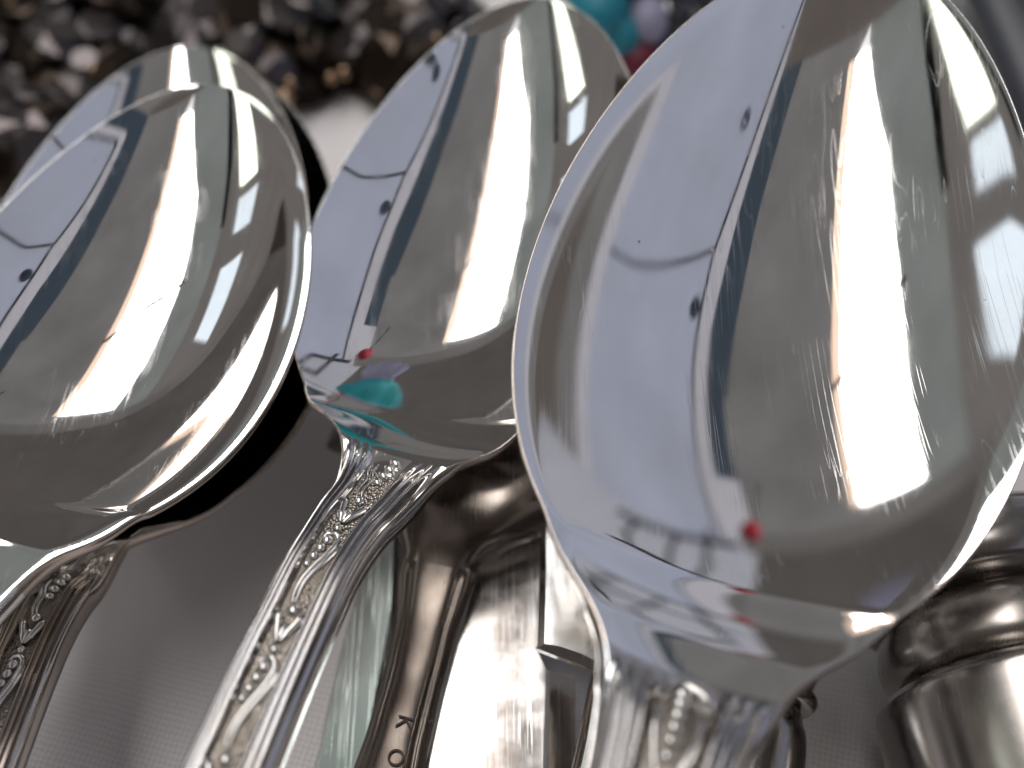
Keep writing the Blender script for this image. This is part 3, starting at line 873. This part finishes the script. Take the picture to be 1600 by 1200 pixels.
# dark handles at the upper corner, beyond the large bowl
for (p0, p1, r, lab) in (((1500, -160, .012), (1720, 250, .012), 0.0075, "dark handle nearest the large bowl's rim in the upper corner"),
                         ((1590, -160, .008), (1820, 200, .008), 0.0065, "dark handle furthest into the upper corner")):
    A0, B0 = at(*p0), at(*p1)
    root = empty("cutlery_handle", (A0 + B0) / 2 * np.array([1, 1, 0]))
    tag(root, lab, "handle", "dark handles beyond the large bowl")
    pth = catmull([A0, (A0 * 2 + B0) / 3 + np.array([0, 0, .001]), (A0 + 2 * B0) / 3 + np.array([0, 0, .001]), B0], 8)
    n = len(pth)
    V, Fc = tube(pth, list(np.linspace(r * 0.8, r * 1.2, n)), seg=18, flat=0.45)
    mesh_obj("shaft", V, Fc, M["handle_shade"], root)
    V, Fc = tube(pth + np.array([0, 0, r * 0.40]), list(np.linspace(r * 0.3, r * 0.42, n)), seg=10, flat=0.5)
    mesh_obj("raised_rib", V, Fc, M["handle_shade"], root)

# ------------------------------------------------------------------ jewellery behind, out of focus
random.seed(5)


def gem_mesh(mat):
    bm = bmesh.new()
    rings = ((0.0, 0.55, 0.42), (1, 0.95, 0.12), (2, 1.0, -0.05), (3, 0.7, -0.4))
    rows = []
    for k, r, z in rings:
        rows.append([bm.verts.new((r * cos(2 * pi * (j + 0.5 * (k % 2)) / 8), r * sin(2 * pi * (j + 0.5 * (k % 2)) / 8), z)) for j in range(8)])
    bm.faces.new(rows[0]); bm.faces.new(rows[-1][::-1])
    for q in range(3):
        for j in range(8):
            bm.faces.new((rows[q][j], rows[q + 1][j], rows[q + 1][(j + 1) % 8], rows[q][(j + 1) % 8]))
    bmesh.ops.recalc_face_normals(bm, faces=bm.faces)
    me = bpy.data.meshes.new("faceted_stone"); bm.to_mesh(me); bm.free(); me.materials.append(mat)
    return me


GEM = gem_mesh(M["smoky"])
GEM2 = gem_mesh(M["bronze"])


def brooch(px, py, rx, ry, yaw, label, seed, h=0.009):
    """a domed dark brooch crusted with faceted stones, gilt beads round the edge"""
    rnd = random.Random(seed)
    c = at(px, py, 0.004)
    root = empty("brooch", (c[0], c[1], 0))
    tag(root, label, "brooch", "dark jewelled brooches behind the spoons")
    V, Fc = [], []
    seg, rg = 28, 7
    for j in range(rg):
        f = j / (rg - 1)
        for k in range(seg):
            an = 2 * pi * k / seg
            e = 1 + 0.05 * sin(8 * an)
            x, y = rx * cos(an) * e * cos(f * pi / 2), ry * sin(an) * e * cos(f * pi / 2)
            V.append((c[0] + x * cos(yaw) - y * sin(yaw), c[1] + x * sin(yaw) + y * cos(yaw), h * sin(f * pi / 2) * 0.75))
    for j in range(rg - 1):
        for k in range(seg):
            Fc.append((j * seg + k, j * seg + (k + 1) % seg, (j + 1) * seg + (k + 1) % seg, (j + 1) * seg + k))
    mesh_obj("mount", V, Fc, M["bronze"], root)
    for ring, cnt, el in ((1.0, 13, 0.10), (0.78, 8, 0.55), (0.40, 4, 0.95), (0.0, 1, 1.5)):
        for k in range(cnt):
            an = 2 * pi * (k + rnd.uniform(-0.2, 0.2)) / cnt + ring
            x, y = rx * ring * cos(an), ry * ring * sin(an)
            zz = h * sqrt(max(0, 1 - ring * ring * 0.97)) * 0.75
            wx, wy = x * cos(yaw) - y * sin(yaw), x * sin(yaw) + y * cos(yaw)
            r = rnd.uniform(0.0034, 0.0060)
            if ring == 1.0:
                o = bpy.data.objects.new("gilt_bead", bead_mesh(M["gilt"])); r = rnd.uniform(0.0009, 0.0014); zz = 0.0025
            else:
                o = bpy.data.objects.new("faceted_stone", GEM if rnd.random() < 0.72 else GEM2)
            COL.objects.link(o)
            o.parent = root; o.matrix_parent_inverse = Matrix.Translation(-Vector(root.location))
            nrm = Vector((wx / rx * 0.8, wy / ry * 0.8, 1.0 - 0.5 * ring)).normalized() + Vector((rnd.uniform(-.3, .3), rnd.uniform(-.3, .3), 0))
            q = nrm.to_track_quat('Z', 'Y').to_matrix().to_4x4()
            o.matrix_basis = Matrix.Translation((c[0] + wx, c[1] + wy, zz + 0.0006)) @ q @ Matrix.Diagonal((r, r, r, 1))
            if ring and rnd.random() < 0.4 and ring < 1:
                g = bpy.data.objects.new("gilt_bead", bead_mesh(M["gilt"])); COL.objects.link(g)
                g.parent = root; g.matrix_parent_inverse = Matrix.Translation(-Vector(root.location))
                r2 = rnd.uniform(0.0006, 0.0011)
                g.matrix_basis = Matrix.Translation((c[0] + wx * 1.12 + 0.0012, c[1] + wy * 1.1 - 0.0015, zz + 0.0012)) @ Matrix.Diagonal((r2, r2, r2, 1))


brooch(110, 95, 0.0135, 0.0150, 0.2, "dark brooch crusted with stones in the top corner behind the nested spoons", 1)
brooch(390, 60, 0.0150, 0.0125, -0.2, "dark brooch showing between the nested spoons and the middle spoon", 2)
brooch(640, 50, 0.0120, 0.0120, 0.4, "dark brooch touching the middle spoon's rim, bright glints on top", 3)
brooch(20, 215, 0.0085, 0.0080, 0.1, "small dark brooch at the side edge behind the nested spoons", 4)
brooch(250, -95, 0.0150, 0.0130, 0.3, "dark brooch cut by the top edge behind the nested spoons", 6)
brooch(520, -110, 0.0150, 0.0130, -0.3, "dark brooch cut by the top edge nearest the middle spoon", 7)
brooch(-40, -60, 0.0140, 0.0120, 0.6, "dark brooch cut by the top corner of the picture", 8)

# string of big coloured beads, heaped beyond the middle spoon
c0 = at(955, 40, 0.006)
root = empty("bead_necklace", (c0[0], c0[1], 0))
tag(root, "heaped necklace of turquoise, lilac, red and dark beads between two bowls", "necklace")
for px, py, z, r, mk in ((935, 20, .010, .0052, "teal"), (972, 52, .008, .0034, "teal"), (1010, 32, .009, .0036, "lilac"), (992, 92, .0045, .0036, "red"), (955, 85, .004, .0036, "green"),
                         (1000, -12, .010, .0046, "navy"), (1050, 25, .007, .0040, "black"), (900, -40, .012, .005, "lilac"), (950, -70, .016, .006, "teal"), (1010, -90, .014, .0055, "lilac"),
                         (1065, -40, .010, .005, "navy"), (1030, 80, .004, .0034, "navy"), (1090, -90, .010, .005, "red"), (1110, -20, .006, .004, "black"), (860, -80, .008, .005, "green")):
    p = at(px, py, z)
    o = bpy.data.objects.new("bead", bead_mesh(M[mk])); COL.objects.link(o)
    o.parent = root; o.matrix_parent_inverse = Matrix.Translation(-Vector(root.location))
    o.matrix_basis = Matrix.Translation(Vector(p)) @ Matrix.Rotation(px, 4, 'Y') @ Matrix.Diagonal((r, r, r * 0.86, 1))
